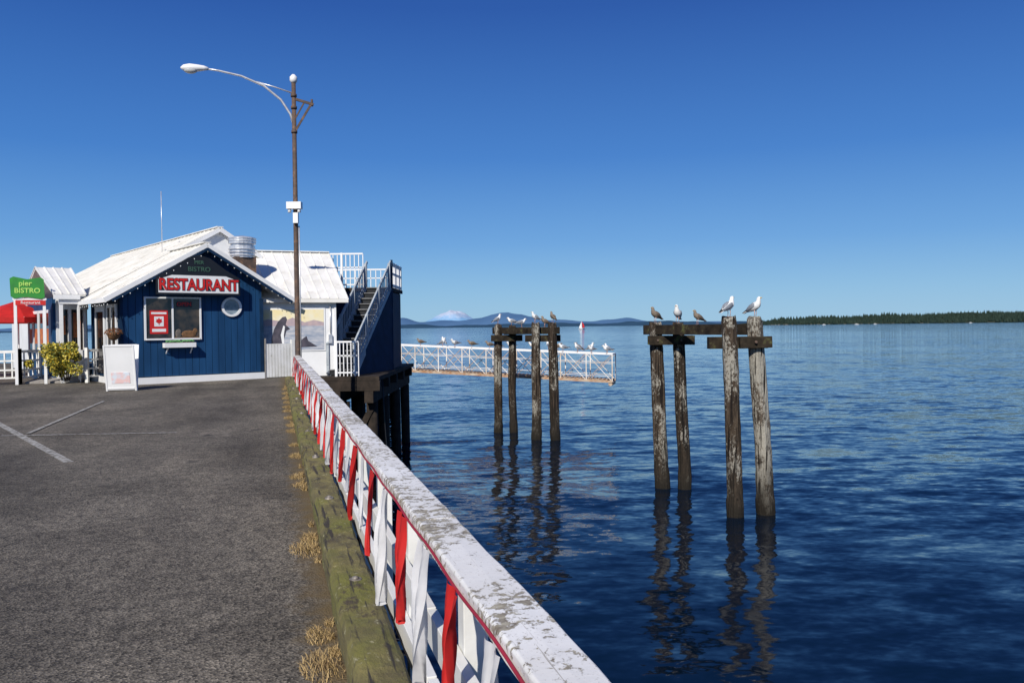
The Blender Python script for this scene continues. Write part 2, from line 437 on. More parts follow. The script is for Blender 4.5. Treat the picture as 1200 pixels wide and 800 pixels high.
# dry grass
g=MB();rnd=random.Random(9)
tufts=[(.22,2.35,.14),(.2,2.75,.16),(.16,3.5,.17),(.2,3.95,.16),(.19,4.35,.1),(.2,6.1,.18),(.24,6.4,.11),(.25,8.6,.13),(.2,9.1,.1),(.25,10.6,.15),(.24,11.6,.1),(.25,13.2,.15),(.25,14.0,.14),(.24,15.2,.16),(.22,16.5,.15),(.24,17.3,.16),(.25,18.4,.14),(.24,19.5,.16),(.25,21,.15),(.24,1.7,.13),(.2,1.2,.12),(.25,22.5,.14)]
t=1.0
while t<24:
    if noise.noise(Vector((t*.9,4.2,0)))>.0: tufts.append((.26,t,rnd.uniform(.02,.05)))
    t+=rnd.uniform(.15,.5)
for (dx,t,r) in tufts:
    for i in range(int(2300*r)):
        a=rnd.uniform(0,6.283);q=rnd.random()**.6*r;bx=dx+q*math.cos(a)*.72;by=t+q*math.sin(a)*1.3
        if bx>.29:bx=.29-rnd.random()*.05
        h=rnd.uniform(.015,.06)*(1.15-q/r*.7);l=Vector((rnd.uniform(-1,.5),rnd.uniform(-1,1),0))*h*1.2
        wv=Vector((rnd.uniform(-1,1),rnd.uniform(-1,1),0)).normalized()*.0022
        p=Vector((bx,by,0));mi=0 if rnd.random()<.65 else 1
        g.add([p-wv,p+wv,p+l*.5+Vector((0,0,h*.7))+wv*.7,p+l*.5+Vector((0,0,h*.7))-wv*.7,p+l*1.3+Vector((0,0,h))],[(0,1,2,3),(3,2,4)],mi)
g.obj('dry_grass',[mat('dry_grass_blade',(.50,.36,.17),(.36,.25,.10),9,rough=.8),mat('brown_grass_blade',(.26,.17,.08),(.18,.12,.05),9,rough=.8)],None,0,None,A_P)

# ------------------------------------------------------------------ platform
pf=MB()
pf.bx(-9,-4.45,27.35,37,-.16,-.01,0);pf.bx(-16,-6.7,37,50,-.16,-.012,0)
for y in (27.5,29.5,31.5,33.5,36): pf.bx(-9,-4.43,y-.17,y+.17,-.5,-.162,1)
for x in (-8.5,-7,-5.9,-4.8): pf.bx(x-.15,x+.15,27.3,37,-.9,-.502,1)
for x in (-8.5,-7,-5.75,-4.8):
    for y in (27.9,30.5,33.5,36.4): pf.tube([(x,y,-.9),(x+.03,y,-4),(x,y,-8)],[.2,.19,.18],1,12)
pf.beam((-5.9,27.7,-3.2),(-4.7,27.7,-.95),.08,.2,1);pf.beam((-8.4,27.7,-.95),(-5.9,27.7,-3.2),.08,.2,1)
for x in (-15,-11,-7.2):
    for y in (39,44,49): pf.tube([(x,y,-.2),(x,y,-8)],[.2,.18],1,10)
pf.obj('timber_platform',[timber,timber],None,.01)
cb=MB();cb.tube([(-4.5,28.3,-.1),(-4.45,28.32,-1.5),(-4.35,28.3,-3),(-4.2,28.25,-3.7)],.02,0,6);cb.obj('mooring_cable',black)

# ------------------------------------------------------------------ restaurant building
A0=(-11.45,24.0,0);RB=rad(40);SX=1.05
rest=empty('restaurant_building',A0,RB);rest.scale=(SX,1,1)
def zr(x): return 4.18-.62*abs(x-2.33)
wl=MB();x=0
wl.prism([(0,.03,0),(4.1,.03,0),(4.1,.03,zr(4.1)-.05),(2.33,.03,4.12),(0,.03,zr(0)-.05)],(0,.1,0),1)
while x<4.09:
    x1=min(x+.195,4.1);xa=x+.006;xb=x1-.006
    if xa<2.33<xb:
        wl.prism([(xa,.0,.22),(xb,.0,.22),(xb,.0,zr(xb)-.05),(2.33,0,4.13),(xa,.0,zr(xa)-.05)],(0,.028,0),0)
    else: wl.prism([(xa,0,.22),(xb,0,.22),(xb,0,zr(xb)-.05),(xa,0,zr(xa)-.05)],(0,.028,0),0)
    x=x1
wl.obj('front_wall',[navy,dark],rest)
sw=MB();sw.bx(.0,.1,.14,3.4,0,2.7,0);sw.bx(4.0,4.1,.14,8,0,2.5,0)
for i in range(17): sw.bx(-.02,-.001,.16+i*.19,.16+i*.19+.178,.2,2.62,0)
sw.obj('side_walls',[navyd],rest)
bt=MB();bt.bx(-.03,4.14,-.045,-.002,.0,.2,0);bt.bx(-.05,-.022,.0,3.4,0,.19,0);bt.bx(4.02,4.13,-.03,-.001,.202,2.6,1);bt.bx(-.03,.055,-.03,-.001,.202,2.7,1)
bt.obj('base_trim',[cleanwhite,navyd],rest)

def roofslab(b,e0,e1,r1,r0,th=.07,step=.38,mi=0,rib=True):
    e0,e1,r1,r0=[Vector(q) for q in (e0,e1,r1,r0)]
    nrm=(e1-e0).cross(r0-e0).normalized()
    if nrm.z<0:nrm=-nrm
    b.prism([e0,e1,r1,r0],-nrm*th,mi)
    if rib:
        n=max(2,int(max((r1-r0).length,(e1-e0).length)/step))
        for i in range(n+1):
            s=i/n;p=e0.lerp(e1,s)+nrm*.012;q=r0.lerp(r1,s)+nrm*.012
            b.beam(p,q,.035,.03,mi,nrm)
rf=MB()
yf=-.32
roofslab(rf,(-.45,yf,2.56),(-.45,3.0,2.56),(2.33,3.0,4.27),(2.33,yf,4.27))
roofslab(rf,(5.1,yf,2.56),(5.1,3.2,2.56),(2.33,3.2,4.27),(2.33,yf,4.27))
rf.beam((2.33,yf-.02,4.3),(2.33,3.2,4.3),.22,.03,0)
roofslab(rf,(-.52,3.0,2.53),(-.52,17,2.53),(3.9,17,5.2),(3.9,3.0,5.2),step=.42)
roofslab(rf,(5.3,3.0,4.3),(5.3,17,4.3),(3.9,17,5.2),(3.9,3.0,5.2))
rf.beam((3.9,2.98,5.22),(3.9,17,5.22),.22,.03,0)
roofslab(rf,(-1.15,2.7,2.76),(-.3,2.7,2.76),(-.2,5.2,3.74),(-1.2,5.2,3.74),step=.24)
roofslab(rf,(-1.2,7.7,2.76),(-.3,7.7,2.76),(-.2,5.2,3.74),(-1.2,5.2,3.74),step=.24)
rf.obj('metal_roof',[roofw],rest)
mw=MB();mw.prism([(-.1,3.12,2.5),(5.1,3.12,2.5),(5.1,3.12,4.3),(3.9,3.12,5.08),(-.1,3.12,2.72)],(0,.1,0),0)
mw.bx(5.0,5.1,3.22,16.8,0,4.25,0);mw.bx(-.2,-.1,3.5,16.8,0,2.55,0)
mw.obj('upper_gable_wall',[cleanwhite],rest)
fa=MB()
fa.beam((-.48,yf-.015,2.49),(2.33,yf-.015,4.215),.03,.13,0);fa.beam((5.13,yf-.015,2.49),(2.33,yf-.015,4.215),.03,.13,0)
fa.beam((-.30,yf-.02,2.48),(2.33,yf-.02,4.10),.02,.09,1);fa.beam((4.96,yf-.02,2.48),(2.33,yf-.02,4.10),.02,.09,1)
fa.bx(-.5,-.44,yf,3.2,2.42,2.54,0)
fa.beam((5.33,2.96,4.2),(3.9,2.96,5.12),.03,.14,0);fa.beam((-.5,2.97,2.46),(3.9,2.97,5.12),.03,.12,0)
fa.bx(-1.17,-.46,2.66,2.7,2.60,2.74,0)
fa.prism([(-.43,yf+.02,2.47),(-.43,0,2.47),(2.33,0,4.17),(2.33,yf+.02,4.17)],(0,0,-.015),0)
fa.prism([(5.08,yf+.02,2.47),(5.08,0,2.47),(2.33,0,4.17),(2.33,yf+.02,4.17)],(0,0,-.015),0)
fa.obj('fascia',[cleanwhite,navyd],rest)
sl=MB()
for i in range(15):
    s=i/14
    for a in ((-.42,2.36),(5.07,2.36)):
        px=a[0]+(2.33-a[0])*s;pz=a[1]+(4.0-a[1])*s;sl.ell((px,yf-.05,pz-.02*(i%2)),(.013,.013,.02),0,6,4)
for i in range(14): sl.ell((-.5,yf+i*.25,2.36-.02*(i%2)),(.013,.013,.02),0,6,4)
sl.obj('string_lights',[cleanwhite],rest)

wi=MB()
def window(b,x0,x1,z0,z1,y=-.01,mull=(),fw=.06):
    b.bx(x0,x1,y-.02,y-.012,z0,z1,1)
    b.bx(x0-fw,x0,y-.05,y,z0-fw,z1+fw,0);b.bx(x1,x1+fw,y-.05,y,z0-fw,z1+fw,0)
    b.bx(x0,x1,y-.048,y,z1,z1+fw,0);b.bx(x0,x1,y-.06,y,z0-fw,z0,0)
    for m_ in mull:b.bx(m_-.025,m_+.025,y-.046,y-.02,z0,z1,0)
window(wi,.66,2.16,1.36,2.56,mull=(1.39,),fw=.05)
wi.bx(.76,1.26,-.037,-.032,1.5,2.2,2);wi.bx(.88,1.14,-.042,-.038,1.72,2.02,0)
lf=[(0,.15),(.035,.08),(.09,.1),(.075,.03),(.11,0),(.03,-.07),(.012,-.06),(.012,-.13),(-.012,-.13),(-.012,-.06),(-.03,-.07),(-.11,0),(-.075,.03),(-.09,.1),(-.035,.08)]
wi.poly([(1.01+a*.9,-.046,1.87+b_*.8) for a,b_ in lf],2)
wi.bx(.8,1.22,-.042,-.038,2.09,2.15,0);wi.bx(.82,1.2,-.042,-.038,1.56,1.65,0)
wi.bx(1.5,1.95,-.042,-.036,2.3,2.48,3)
wi.ell((1.85,-.04,1.48),(.22,.01,.12),4,12,6);wi.ell((2.03,-.04,1.58),(.07,.01,.08),4,10,6)
wi.ell((1.55,-.038,1.5),(.09,.008,.14),5,10,6);wi.bx(1.45,2.12,-.036,-.032,1.37,1.4,4)
wi.obj('front_window',[cleanwhite,glass,red,black,brown,mat('dim_interior_object',(.2,.17,.14),(.08,.07,.06),9,rough=.6)],rest)
text('open_lettering','OPEN',.16,(1.72,-.05,2.39),red,rest,off=.004)
ph=MB();n=28
def ring(b,cx,cz,r0,r1,y0,y1,mi):
    vs=[];fs=[]
    for k_ in range(n):
        a=6.28318*k_/n;c_,s_=math.cos(a),math.sin(a)
        vs+=[(cx+r0*c_,y0,cz+r0*s_),(cx+r1*c_,y0,cz+r1*s_),(cx+r1*c_,y1,cz+r1*s_),(cx+r0*c_,y1,cz+r0*s_)]
    for k_ in range(n):
        a=k_*4;b2=((k_+1)%n)*4
        for q in range(4):fs.append((a+q,a+(q+1)%4,b2+(q+1)%4,b2+q))
    b.add(vs,fs,mi)
ring(ph,3.13,2.32,.24,.31,-.06,0,0)
ph.poly([(3.13+.245*math.cos(6.283*k_/n),-.02,2.32+.245*math.sin(6.283*k_/n)) for k_ in range(n)],1)
ph.obj('porthole_window',[cleanwhite,mat('porthole_glass',(.3,.36,.4),(.1,.15,.2),4,rough=.1)],rest)
fb=MB();fb.bx(1.1,1.98,-.26,-.03,1.08,1.22,0);fb.bx(1.16,1.92,-.22,-.06,1.221,1.23,1);fb.beam((1.2,-.03,.9),(1.2,-.2,1.07),.03,.03,0);fb.beam((1.88,-.03,.9),(1.88,-.2,1.07),.03,.03,0)
rnd=random.Random(2)
for i in range(160):
    p=Vector((rnd.uniform(1.15,1.93),rnd.uniform(-.22,-.07),1.23+rnd.random()*.06));s_=.02
    fb.add([p,p+Vector((s_,0,s_)),p+Vector((0,s_,s_*1.5))],[(0,1,2)],2)
fb.obj('window_box',[cleanwhite,brown,green],rest)
sd=MB()
sd.bx(-.05,-.022,.35,1.25,1.1,2.3,1);sd.bx(-.07,-.021,.27,.35,.2,2.4,0);sd.bx(-.07,-.021,1.25,1.33,.2,2.4,0);sd.bx(-.07,-.021,.35,1.25,2.3,2.4,0);sd.bx(-.07,-.021,.35,1.25,1.02,1.1,0)
sd.bx(-.06,-.021,.78,.83,1.1,2.3,0)
sd.bx(-.05,-.022,1.7,2.6,.3,2.2,1);sd.bx(-.07,-.021,1.6,1.7,.2,2.4,0);sd.bx(-.07,-.021,2.6,2.7,.2,2.4,0);sd.bx(-.07,-.021,1.7,2.6,2.2,2.4,0)
sd.obj('side_windows',[cleanwhite,glass],rest)
wg=MB();wg.bx(-.98,-.1,3.35,3.45,0,1.0,0);wg.bx(-.98,-.1,3.35,3.45,2.3,2.72,0)
for x_ in (-.95,-.62,-.2): wg.bx(x_-.04,x_+.04,3.32,3.47,0,2.6,0)
wg.bx(-.98,-.1,3.5,3.52,1.0,2.35,1);wg.bx(-.9,-.72,3.47,3.49,1.5,2.1,2);wg.bx(-.5,-.3,3.47,3.49,1.4,2.2,2)
wg.bx(-1.0,-.91,2.75,2.84,0,2.60,0);wg.bx(-.52,-.46,2.75,2.84,0,2.60,0);wg.bx(-1.01,-.4,2.73,2.86,2.46,2.59,0)
wg.bx(-1.08,-.98,3.4,7.5,0,2.66,3)
for yy in (3.7,4.6,5.5,6.4): wg.bx(-1.11,-1.081,yy,yy+.65,1.0,2.2,1);wg.bx(-1.13,-1.082,yy-.07,yy,.9,2.3,0);wg.bx(-1.13,-1.082,yy+.65,yy+.72,.9,2.3,0);wg.bx(-1.13,-1.082,yy,yy+.65,2.2,2.3,0);wg.bx(-1.125,-1.112,yy+.1,yy+.5,1.2,1.7,2)
wg.obj('entrance_porch',[cleanwhite,glass,orange,navy],rest)

rs=MB();ys=-.27
rs.prism([(.92,ys-.10,2.73),(3.22,ys-.10,2.73),(3.22,ys-.10,3.12),(2.85,ys-.10,3.26),(1.3,ys-.10,3.26),(.92,ys-.10,3.12)],(0,.05,0),0)
rs.prism([(.86,ys-.09,2.67),(3.28,ys-.09,2.67),(3.28,ys-.09,3.20),(2.88,ys-.09,3.44),(2.4,ys-.09,3.80),(2.07,ys-.09,3.9),(1.75,ys-.09,3.80),(1.26,ys-.09,3.44),(.86,ys-.09,3.20)],(0,.05,0),1)
rs.obj('restaurant_sign_board',[cleanwhite,black],rest)
text('restaurant_lettering_outline','RESTAURANT',.47,(2.07,ys-.106,2.965),black,rest,sx=.79,off=.026)
text('restaurant_lettering','RESTAURANT',.47,(2.07,ys-.120,2.965),red,rest,sx=.79,off=.010)
text('bistro_lettering','BISTRO',.20,(2.07,ys-.100,3.45),dimgreen,rest,off=.002)
text('pier_lettering','PIER',.15,(2.07,ys-.100,3.66),dimgreen,rest,off=.002)
vt=MB();vx=4.08;vt.bx(vx-.34,vx+.34,1.2,1.85,2.7,4.05,1)
c0=Vector((vx,1.5,0))
vt.tube([c0+Z*z_ for z_ in (4.03,4.08,4.10,4.42,4.44,4.48,4.5,4.7,4.74,4.78)],[.36,.36,.4,.4,.36,.36,.43,.43,.3,.05],0,20,sm=False)
for z_ in (4.2,4.3,4.58,4.66): vt.tube([c0+Z*z_,c0+Z*(z_+.02)],[.445,.445],0,20)
vt.obj('roof_vent',[galv,rust],rest)
an=MB();an.cyl((2.6,5,4.2),(2.6,5,6.6),.014,0,6);an.obj('antenna_mast',galv,rest)
fn=MB()
for i in range(9): fn.bx(4.2+i*.1,4.285+i*.1,-.02,.01,.02,1.12,0)
fn.bx(4.15,5.1,.011,.05,.9,1.0,0);fn.bx(4.15,5.1,.011,.05,.2,.3,0);fn.bx(5.05,5.16,-.03,.07,0,1.25,0);fn.bx(4.15,4.2,-.035,.05,0,1.3,1)
fo=fn.obj('white_fence',[white,concrete],None,0,A0,RB);fo.scale=(SX,1,1)

# mural hall
hall=empty('mural_hall',(-6.05,28.0,0),rad(20))
hw=MB();hw.bx(-3.4,0,0,7,0,2.55,0);hw.bx(-.02,.05,-.03,.06,0,2.55,0)
hw.prism([(-3.4,.3,2.55),(-.02,.3,2.55),(-.5,3.3,4.2),(-3.4,3.3,4.2)],(0,.1,0),0)
hw.obj('hall_walls',[cleanwhite],hall)
hr=MB();roofslab(hr,(-3.9,-.16,2.62),(.42,-.16,2.62),(.25,3.3,4.47),(-4.6,3.3,4.47),step=.33)
roofslab(hr,(-3.9,7,2.6),(.42,7,2.6),(.25,3.3,4.47),(-4.6,3.3,4.47),step=.33)
hr.beam((-4.6,3.3,4.5),(.27,3.3,4.5),.25,.03,0);hr.bx(-3.6,.44,-.21,-.16,2.48,2.6,0);hr.beam((.44,-.16,2.54),(.27,3.3,4.4),.04,.14,0)
hr.prism([(0.02,0,2.5),(.02,6.9,2.5),(.02,3.3,4.38)],(-.1,0,0),0)
hr.obj('hall_roof',[roofw],hall)
mu=MB();y=-.01
mu.bx(-2.75,-.32,y-.015,y,.85,2.3,3)
mu.poly([(-2.7,y-.02,1.75),(-.37,y-.02,1.75),(-.37,y-.02,2.25),(-2.7,y-.02,2.25)],0)
mu.poly([(-2.7,y-.023,1.62),(-.37,y-.023,1.62),(-.37,y-.023,1.82),(-.7,y-.023,1.9),(-1.0,y-.023,1.82),(-1.4,y-.023,1.98),(-1.7,y-.023,1.85),(-2.2,y-.023,1.93),(-2.7,y-.023,1.8)],2)
mu.poly([(-2.7,y-.026,.9),(-.37,y-.026,.9),(-.37,y-.026,1.7),(-2.7,y-.026,1.7)],1)
mo=.3
orca=[(-2.40,.95),(-2.38,1.3),(-2.30,1.6),(-2.17,1.85),(-2.02,2.0),(-1.92,2.02),(-1.88,1.92),(-1.93,1.75),(-1.78,1.6),(-1.90,1.55),(-1.99,1.25),(-1.95,.95)]
mu.poly([(a+mo,y-.03,b_) for a,b_ in orca],4)
mu.poly([(a+mo,y-.034,b_) for a,b_ in [(-2.03,1.0),(-2.09,1.4),(-2.0,1.72),(-1.95,1.68),(-1.99,1.4),(-1.97,1.0)]],3)
mu.poly([(a,y-.03,b_) for a,b_ in [(-1.3,.98),(-1.1,1.25),(-.95,1.36),(-.9,1.2),(-.6,1.0)]],4)
mu.obj('orca_mural',[cream,murblue,murpurp,cleanwhite,mat('mural_dark',(.03,.03,.045),(.08,.07,.09),4,rough=.6)],hall)
bx_=MB();bx_.bx(-.22,-.1,-.09,-.01,1.1,1.4,0);bx_.cyl((-.15,-.04,1.4),(-.15,-.04,2.4),.02,0,8);bx_.obj('meter_box',galv,hall)

# staircase and upper deck
stc=empty('exterior_staircase')
st=MB();NS=15;rise=3.15/NS;run=3.5/NS
XL,XR,DX=-6.28,-5.38,.76
for i in range(NS):
    y0=27.9+i*run;z0=(i+1)*rise;o=DX*i/NS
    st.bx(XL+.03+o,XR-.03+o,y0-.03,y0+run,z0-.04,z0,1)
    st.bx(XL+.05+o,XR-.05+o,y0+.02,y0+.035,z0-rise+.02,z0-.042,2)
for xx in (XL,XR):
    st.beam((xx,27.85,.0),(xx+DX,31.4,3.1),.05,.28,0)
st.obj('steps',[greyrail,mat('grey_tread',(.2,.2,.2),(.12,.12,.12),5,rough=.8),dark],stc)
sr=MB()
for xx in (XL,XR):
    sr.beam((xx,27.85,1.05),(xx+DX,31.4,4.12),.06,.09,0);sr.beam((xx,27.85,.35),(xx+DX,31.4,3.42),.04,.05,0)
    for i in range(26):
        s=i/25;y=27.9+s*3.45;z=.1+s*3.05;big=(i%8==0)
        sr.box((xx+DX*s,y,z+.5),(.09 if big else .03,.09 if big else .03,1.05),0)
sr.obj('stair_railings',[greyrail],stc)
sp_=MB();sp_.prism([(XR+.05,28.0,0.0),(XR+DX+.05,31.4,0.0),(XR+DX+.05,31.4,3.05),(XR+.05,28.0,.15)],(-.04,0,0),0)
sp_.bx(-7.3,-4.66,31.45,34.4,0,3.0,0);sp_.bx(-4.62,-4.55,31.4,31.5,0,4.2,1)
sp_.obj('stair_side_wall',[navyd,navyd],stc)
ud=MB();ud.bx(-7.8,-4.58,31.4,34.5,3.02,3.15,1)
def prail(b,p,q,z0,h,mi=0,sp=.13):
    p=Vector(p);q=Vector(q);L_=(q-p).length;n_=int(L_/sp)
    b.beam((p.x,p.y,z0+h),(q.x,q.y,z0+h),.06,.06,mi);b.beam((p.x,p.y,z0+.12),(q.x,q.y,z0+.12),.04,.05,mi)
    b.beam((p.x,p.y,z0+h*.6),(q.x,q.y,z0+h*.6),.03,.04,mi)
    for i in range(n_+1):
        r_=p.lerp(q,i/n_);big=i%8==0;w_=.08 if big else .03
        b.box((r_.x,r_.y,z0+h/2),(w_,w_,h+(.08 if big else 0)),mi)
prail(ud,(-7.8,31.45),(-5.68,31.45),3.15,1.3,0,.16);prail(ud,(-4.62,31.6),(-4.62,34.4),3.15,.95);prail(ud,(-7.8,34.4),(-4.62,34.4),3.15,.9,0,.2)
ud.obj('upper_deck',[cleanwhite,timber],stc)
lr=MB();prail(lr,(-5.9,27.45),(-5.15,27.45),0,1.15,0,.11)
lr.obj('landing_railing',[cleanwhite],stc)

# ------------------------------------------------------------------ gangway
gw=MB();Lp=Vector((-9,44.7,0));Rp=Vector((5.0,41.0,0));zt0,zb0,zt1,zb1=.8,-.55,.15,-1.22
dirv=(Rp-Lp).normalized();nrm=Vector((-dirv.y,dirv.x,0));NB=11
for side in (0,1.3):
    o=nrm*side
    T0=Lp+o+Z*zt0;T1=Rp+o+Z*zt1;B0=Lp+o+Z*zb0;B1=Rp+o+Z*zb1
    gw.beam(T0,T1,.06,.06,0);gw.beam(B0,B1,.08,.12,1);gw.beam(B0.lerp(T0,.2),B1.lerp(T1,.2),.025,.025,3);gw.beam(B0.lerp(T0,.66),B1.lerp(T1,.66),.025,.025,3)
    for i in range(NB+1):
        s=i/NB;gw.beam(B0.lerp(B1,s),T0.lerp(T1,s),.05,.05,3,Vector((0,1,0)))
        if i<NB:
            s2=(i+1)/NB
            gw.beam(B0.lerp(B1,s),T0.lerp(T1,s2),.028,.028,2,Vector((0,1,0)));gw.beam(T0.lerp(T1,s),B0.lerp(B1,s2),.028,.028,3,Vector((0,1,0)))
for i in range(70):
    s=(i+.5)/70;p=Lp.lerp(Rp,s)+Z*(zb0+.09+(zb1-zb0)*s);gw.beam(p+nrm*.05,p+nrm*1.25,.10,.03,2)
gw.beam(Rp+Z*zt1,Rp+nrm*1.3+Z*zt1,.06,.06,0)
gw.cyl(Rp+Z*(zb1-.12)+dirv*-.1,Rp+Z*(zb1-.12)+nrm*1.3-dirv*.1,.1,1,10)
gw.obj('gangway',[cleanwhite,mat('rust_stained_white',(.5,.42,.32),(.36,.18,.08),3,rough=.7),mat('light_rust',(.36,.21,.12),(.52,.42,.32),5,rough=.7),mat('stained_white',(.74,.72,.68),(.52,.42,.32),1.4,lo=.42,hi=.62,rough=.7)])

# ------------------------------------------------------------------ pile dolphins
def pile(b,top,base,r,mi,seed):
    t=Vector(top);q=Vector(base);dv=(t-q)/(t.z-q.z);lo=q+dv*(-8-q.z)
    n_=20;m_=60;vs=[];fs=[]
    for j in range(m_+1):
        p=lo.lerp(t,j/m_)
        rr=r*(1+.12*(1-j/m_))*(1 if j<m_ else .9)*(1+(.10 if -3.6<p.z<-3.0 else 0))
        p=p+Vector((noise.noise(Vector((seed,p.z*.35,0))),noise.noise(Vector((seed,0,p.z*.35))),0))*.05
        for k_ in range(n_):
            a=6.28318*k_/n_
            e=1+.14*noise.noise(Vector((math.cos(a)*1.3+seed*9,math.sin(a)*1.3,p.z*.5)))+.10*noise.noise(Vector((math.cos(a)*4+seed,math.sin(a)*4,p.z*3)))
            vs.append(p+Vector((math.cos(a)*rr*e,math.sin(a)*rr*e,(0 if j<m_ else .05*math.sin(a*2+seed)))))
    for j in range(m_):
        for k_ in range(n_):
            k2=(k_+1)%n_;fs.append((j*n_+k_,j*n_+k2,(j+1)*n_+k2,(j+1)*n_+k_))
    fs.append(tuple(range(m_*n_,m_*n_+n_)))
    b.add(vs,fs,mi,True)
nd=MB()
pile(nd,(4.50,25.7,1.66),(4.67,25.6,WATER),.205,0,1)
pile(nd,(5.17,25.5,1.64),(5.34,25.4,WATER),.18,4,2)
pile(nd,(5.77,21.7,1.78),(5.88,21.7,WATER),.195,0,3)
pile(nd,(6.50,21.9,1.76),(6.76,21.9,WATER),.205,1,4)
nd.beam((4.28,26.05,1.45),(6.62,22.0,1.45),.28,.3,2)
nd.beam((4.25,25.38,1.12),(5.62,25.2,1.12),.2,.28,2);nd.beam((4.3,25.95,1.12),(5.7,25.8,1.12),.2,.28,2)
nd.beam((5.28,22.05,1.1),(6.9,22.2,1.1),.22,.32,2);nd.beam((6.0,21.6,1.1),(6.85,21.62,1.12),.16,.3,2)
for p in ((4.5,25.27,1.12),(5.2,25.18,1.12),(6.4,21.5,1.12)): nd.cyl(p,(p[0],p[1]-.06,p[2]),.04,3,8)
nd.obj('mooring_pilings',[pile1,pile2,beamm,rust,pile3],None,.012)
fd=MB()
pile(fd,(-.68,39.6,1.7),(-.70,39.5,WATER),.19,0,5)
pile(fd,(0.0,39.6,1.62),(0.02,39.5,WATER),.18,4,6)
pile(fd,(1.05,37,1.75),(1.08,36.9,WATER),.2,0,7)
pile(fd,(1.82,36.8,1.75),(1.9,36.7,WATER),.2,4,8)
fd.beam((-.85,39.9,1.4),(2.05,36.6,1.4),.28,.32,2);fd.beam((-1.0,39.3,1.05),(.5,39.2,1.05),.2,.3,2);fd.beam((.6,37.25,1.05),(2.2,37.1,1.05),.2,.3,2);fd.beam((-.3,40.0,1.35),(1.1,37.2,1.38),.2,.28,2)
fd.obj('mooring_pilings.001',[pile1,pile2,beamm,rust,pile3],None,.012)

# ------------------------------------------------------------------ seagulls
gull_mats=[mat('white_feathers',(.8,.8,.78),(.68,.68,.66),20,rough=.8),mat('grey_feathers',(.24,.26,.29),(.18,.2,.23),20,rough=.8),mat('black_feathers',(.02,.02,.02),rough=.7),mat('yellow_beak',(.7,.45,.05),rough=.5),mat('pink_leg',(.5,.3,.25),rough=.7)]
juv_mats=[mat('mottled_feathers',(.3,.24,.18),(.13,.1,.075),40,rough=.8),mat('brown_feathers',(.16,.12,.09),(.09,.07,.05),40,rough=.8)]+gull_mats[2:]
def gullmesh(name,mats,up=0.0):
    b=MB()
    P=[(-.27,0,.185),(-.20,0,.195),(-.10,0,.21),(0,0,.225),(.08,0,.245),(.125,0,.285),(.145,0,.325),(.165,0,.355),(.19,0,.362),(.213,0,.356)]
    R_=[.012,.038,.075,.094,.086,.060,.047,.048,.039,.018]
    b.tube(P,R_,0,14)
    b.tube([(.208,0,.355),(.235,0,.35),(.255,0,.342)],[.014,.011,.004],3,8)
    b.add([(-.2,-.03,.2),(-.2,.03,.2),(-.33,.045,.178),(-.33,-.045,.178),(-.2,-.03,.185),(-.2,.03,.185),(-.33,.045,.172),(-.33,-.045,.172)],[(0,1,2,3),(4,7,6,5),(2,6,7,3),(0,3,7,4),(1,5,6,2)],0)
    for sg in (-1,1):
        b.tube([(.075,sg*.068,.255),(.02,sg*.084,.25),(-.08,sg*.073,.232),(-.18,sg*.048,.215),(-.25,sg*.028,.203)],[.02,.054,.056,.034,.016],1,10,sx=.42)
        b.tube([(-.22,sg*.032,.21),(-.30,sg*.02,.2),(-.37,sg*.006,.196)],[.022,.016,.004],2,8,sx=.4)
        b.ell((.18,sg*.038,.366),(.007,.004,.007),2,8,5)
    b.tube([(.06,0,.300),(0,0,.297),(-.1,0,.270),(-.2,0,.225)],[.012,.036,.036,.012],1,10,sx=1.3)
    R=Matrix.Rotation(-up,3,'Y');pv=Vector((0,0,.21))
    b.v=[tuple(pv+R@(Vector(q)-pv)+Z*(.03 if up>.2 else 0)) for q in b.v]
    for sg in (-1,1):
        b.tube([(0,sg*.033,.20),(.012,sg*.034,.1),(.0,sg*.034,.008)],[.014,.007,.007],4,6)
        b.add([(-.015,sg*.034,.006),(.055,sg*.034-.03,.004),(.062,sg*.034,.006),(.055,sg*.034+.03,.004),(.0,sg*.034,.016)],[(0,1,4),(1,2,4),(2,3,4),(3,0,4)],4)
    me=b.obj(name,mats);m_=me.data;bpy.data.objects.remove(me);return m_
gm=gullmesh('seagull',gull_mats);gj=gullmesh('juvenile',juv_mats);gu=gullmesh('upright',gull_mats,.35);gju=gullmesh('upright_juvenile',juv_mats,.35)
def gull(p,rz,me=gm,sc=1.0):
    o=mkobj('seagull',me,None,0,p,rad(rz));o.scale=(sc,)*3;return o
gull((4.5,25.7,1.665),215,gju,1.05);gull((5.16,25.5,1.645),245,gu,1.2);gull((5.45,24.03,1.6),200,gju,.9);gull((5.75,21.7,1.79),35,gu,1.15);gull((6.5,21.9,1.77),-50,gu,1.15)
for (x_,y_,z_,a,me) in [(-.68,39.6,1.71,20,gu),(0,39.6,1.63,170,gm),(1.05,37,1.76,200,gu),(1.84,36.8,1.76,120,gju),(.45,38.42,1.56,10,gm),(1.5,37.2,1.56,190,gju)]: gull((x_,y_,z_),a,me,1.05)
rnd=random.Random(8)
for s in (.30,.345,.385,.43,.50,.56,.6,.64,.70,.76,.79,.83,.86,.885,.91,.935,.965,.985):
    s+=rnd.uniform(-.008,.008);p=Lp.lerp(Rp,s)+nrm*(1.3 if rnd.random()<.4 else 0);z=zt0+(zt1-zt0)*s+.03
    gull((p.x,p.y,z),rnd.choice([0,180,60,200,-40,150])+rnd.uniform(-25,25),rnd.choice([gj,gju]) if rnd.random()<.25 else rnd.choice([gm,gu,gu]),rnd.uniform(.95,1.1))

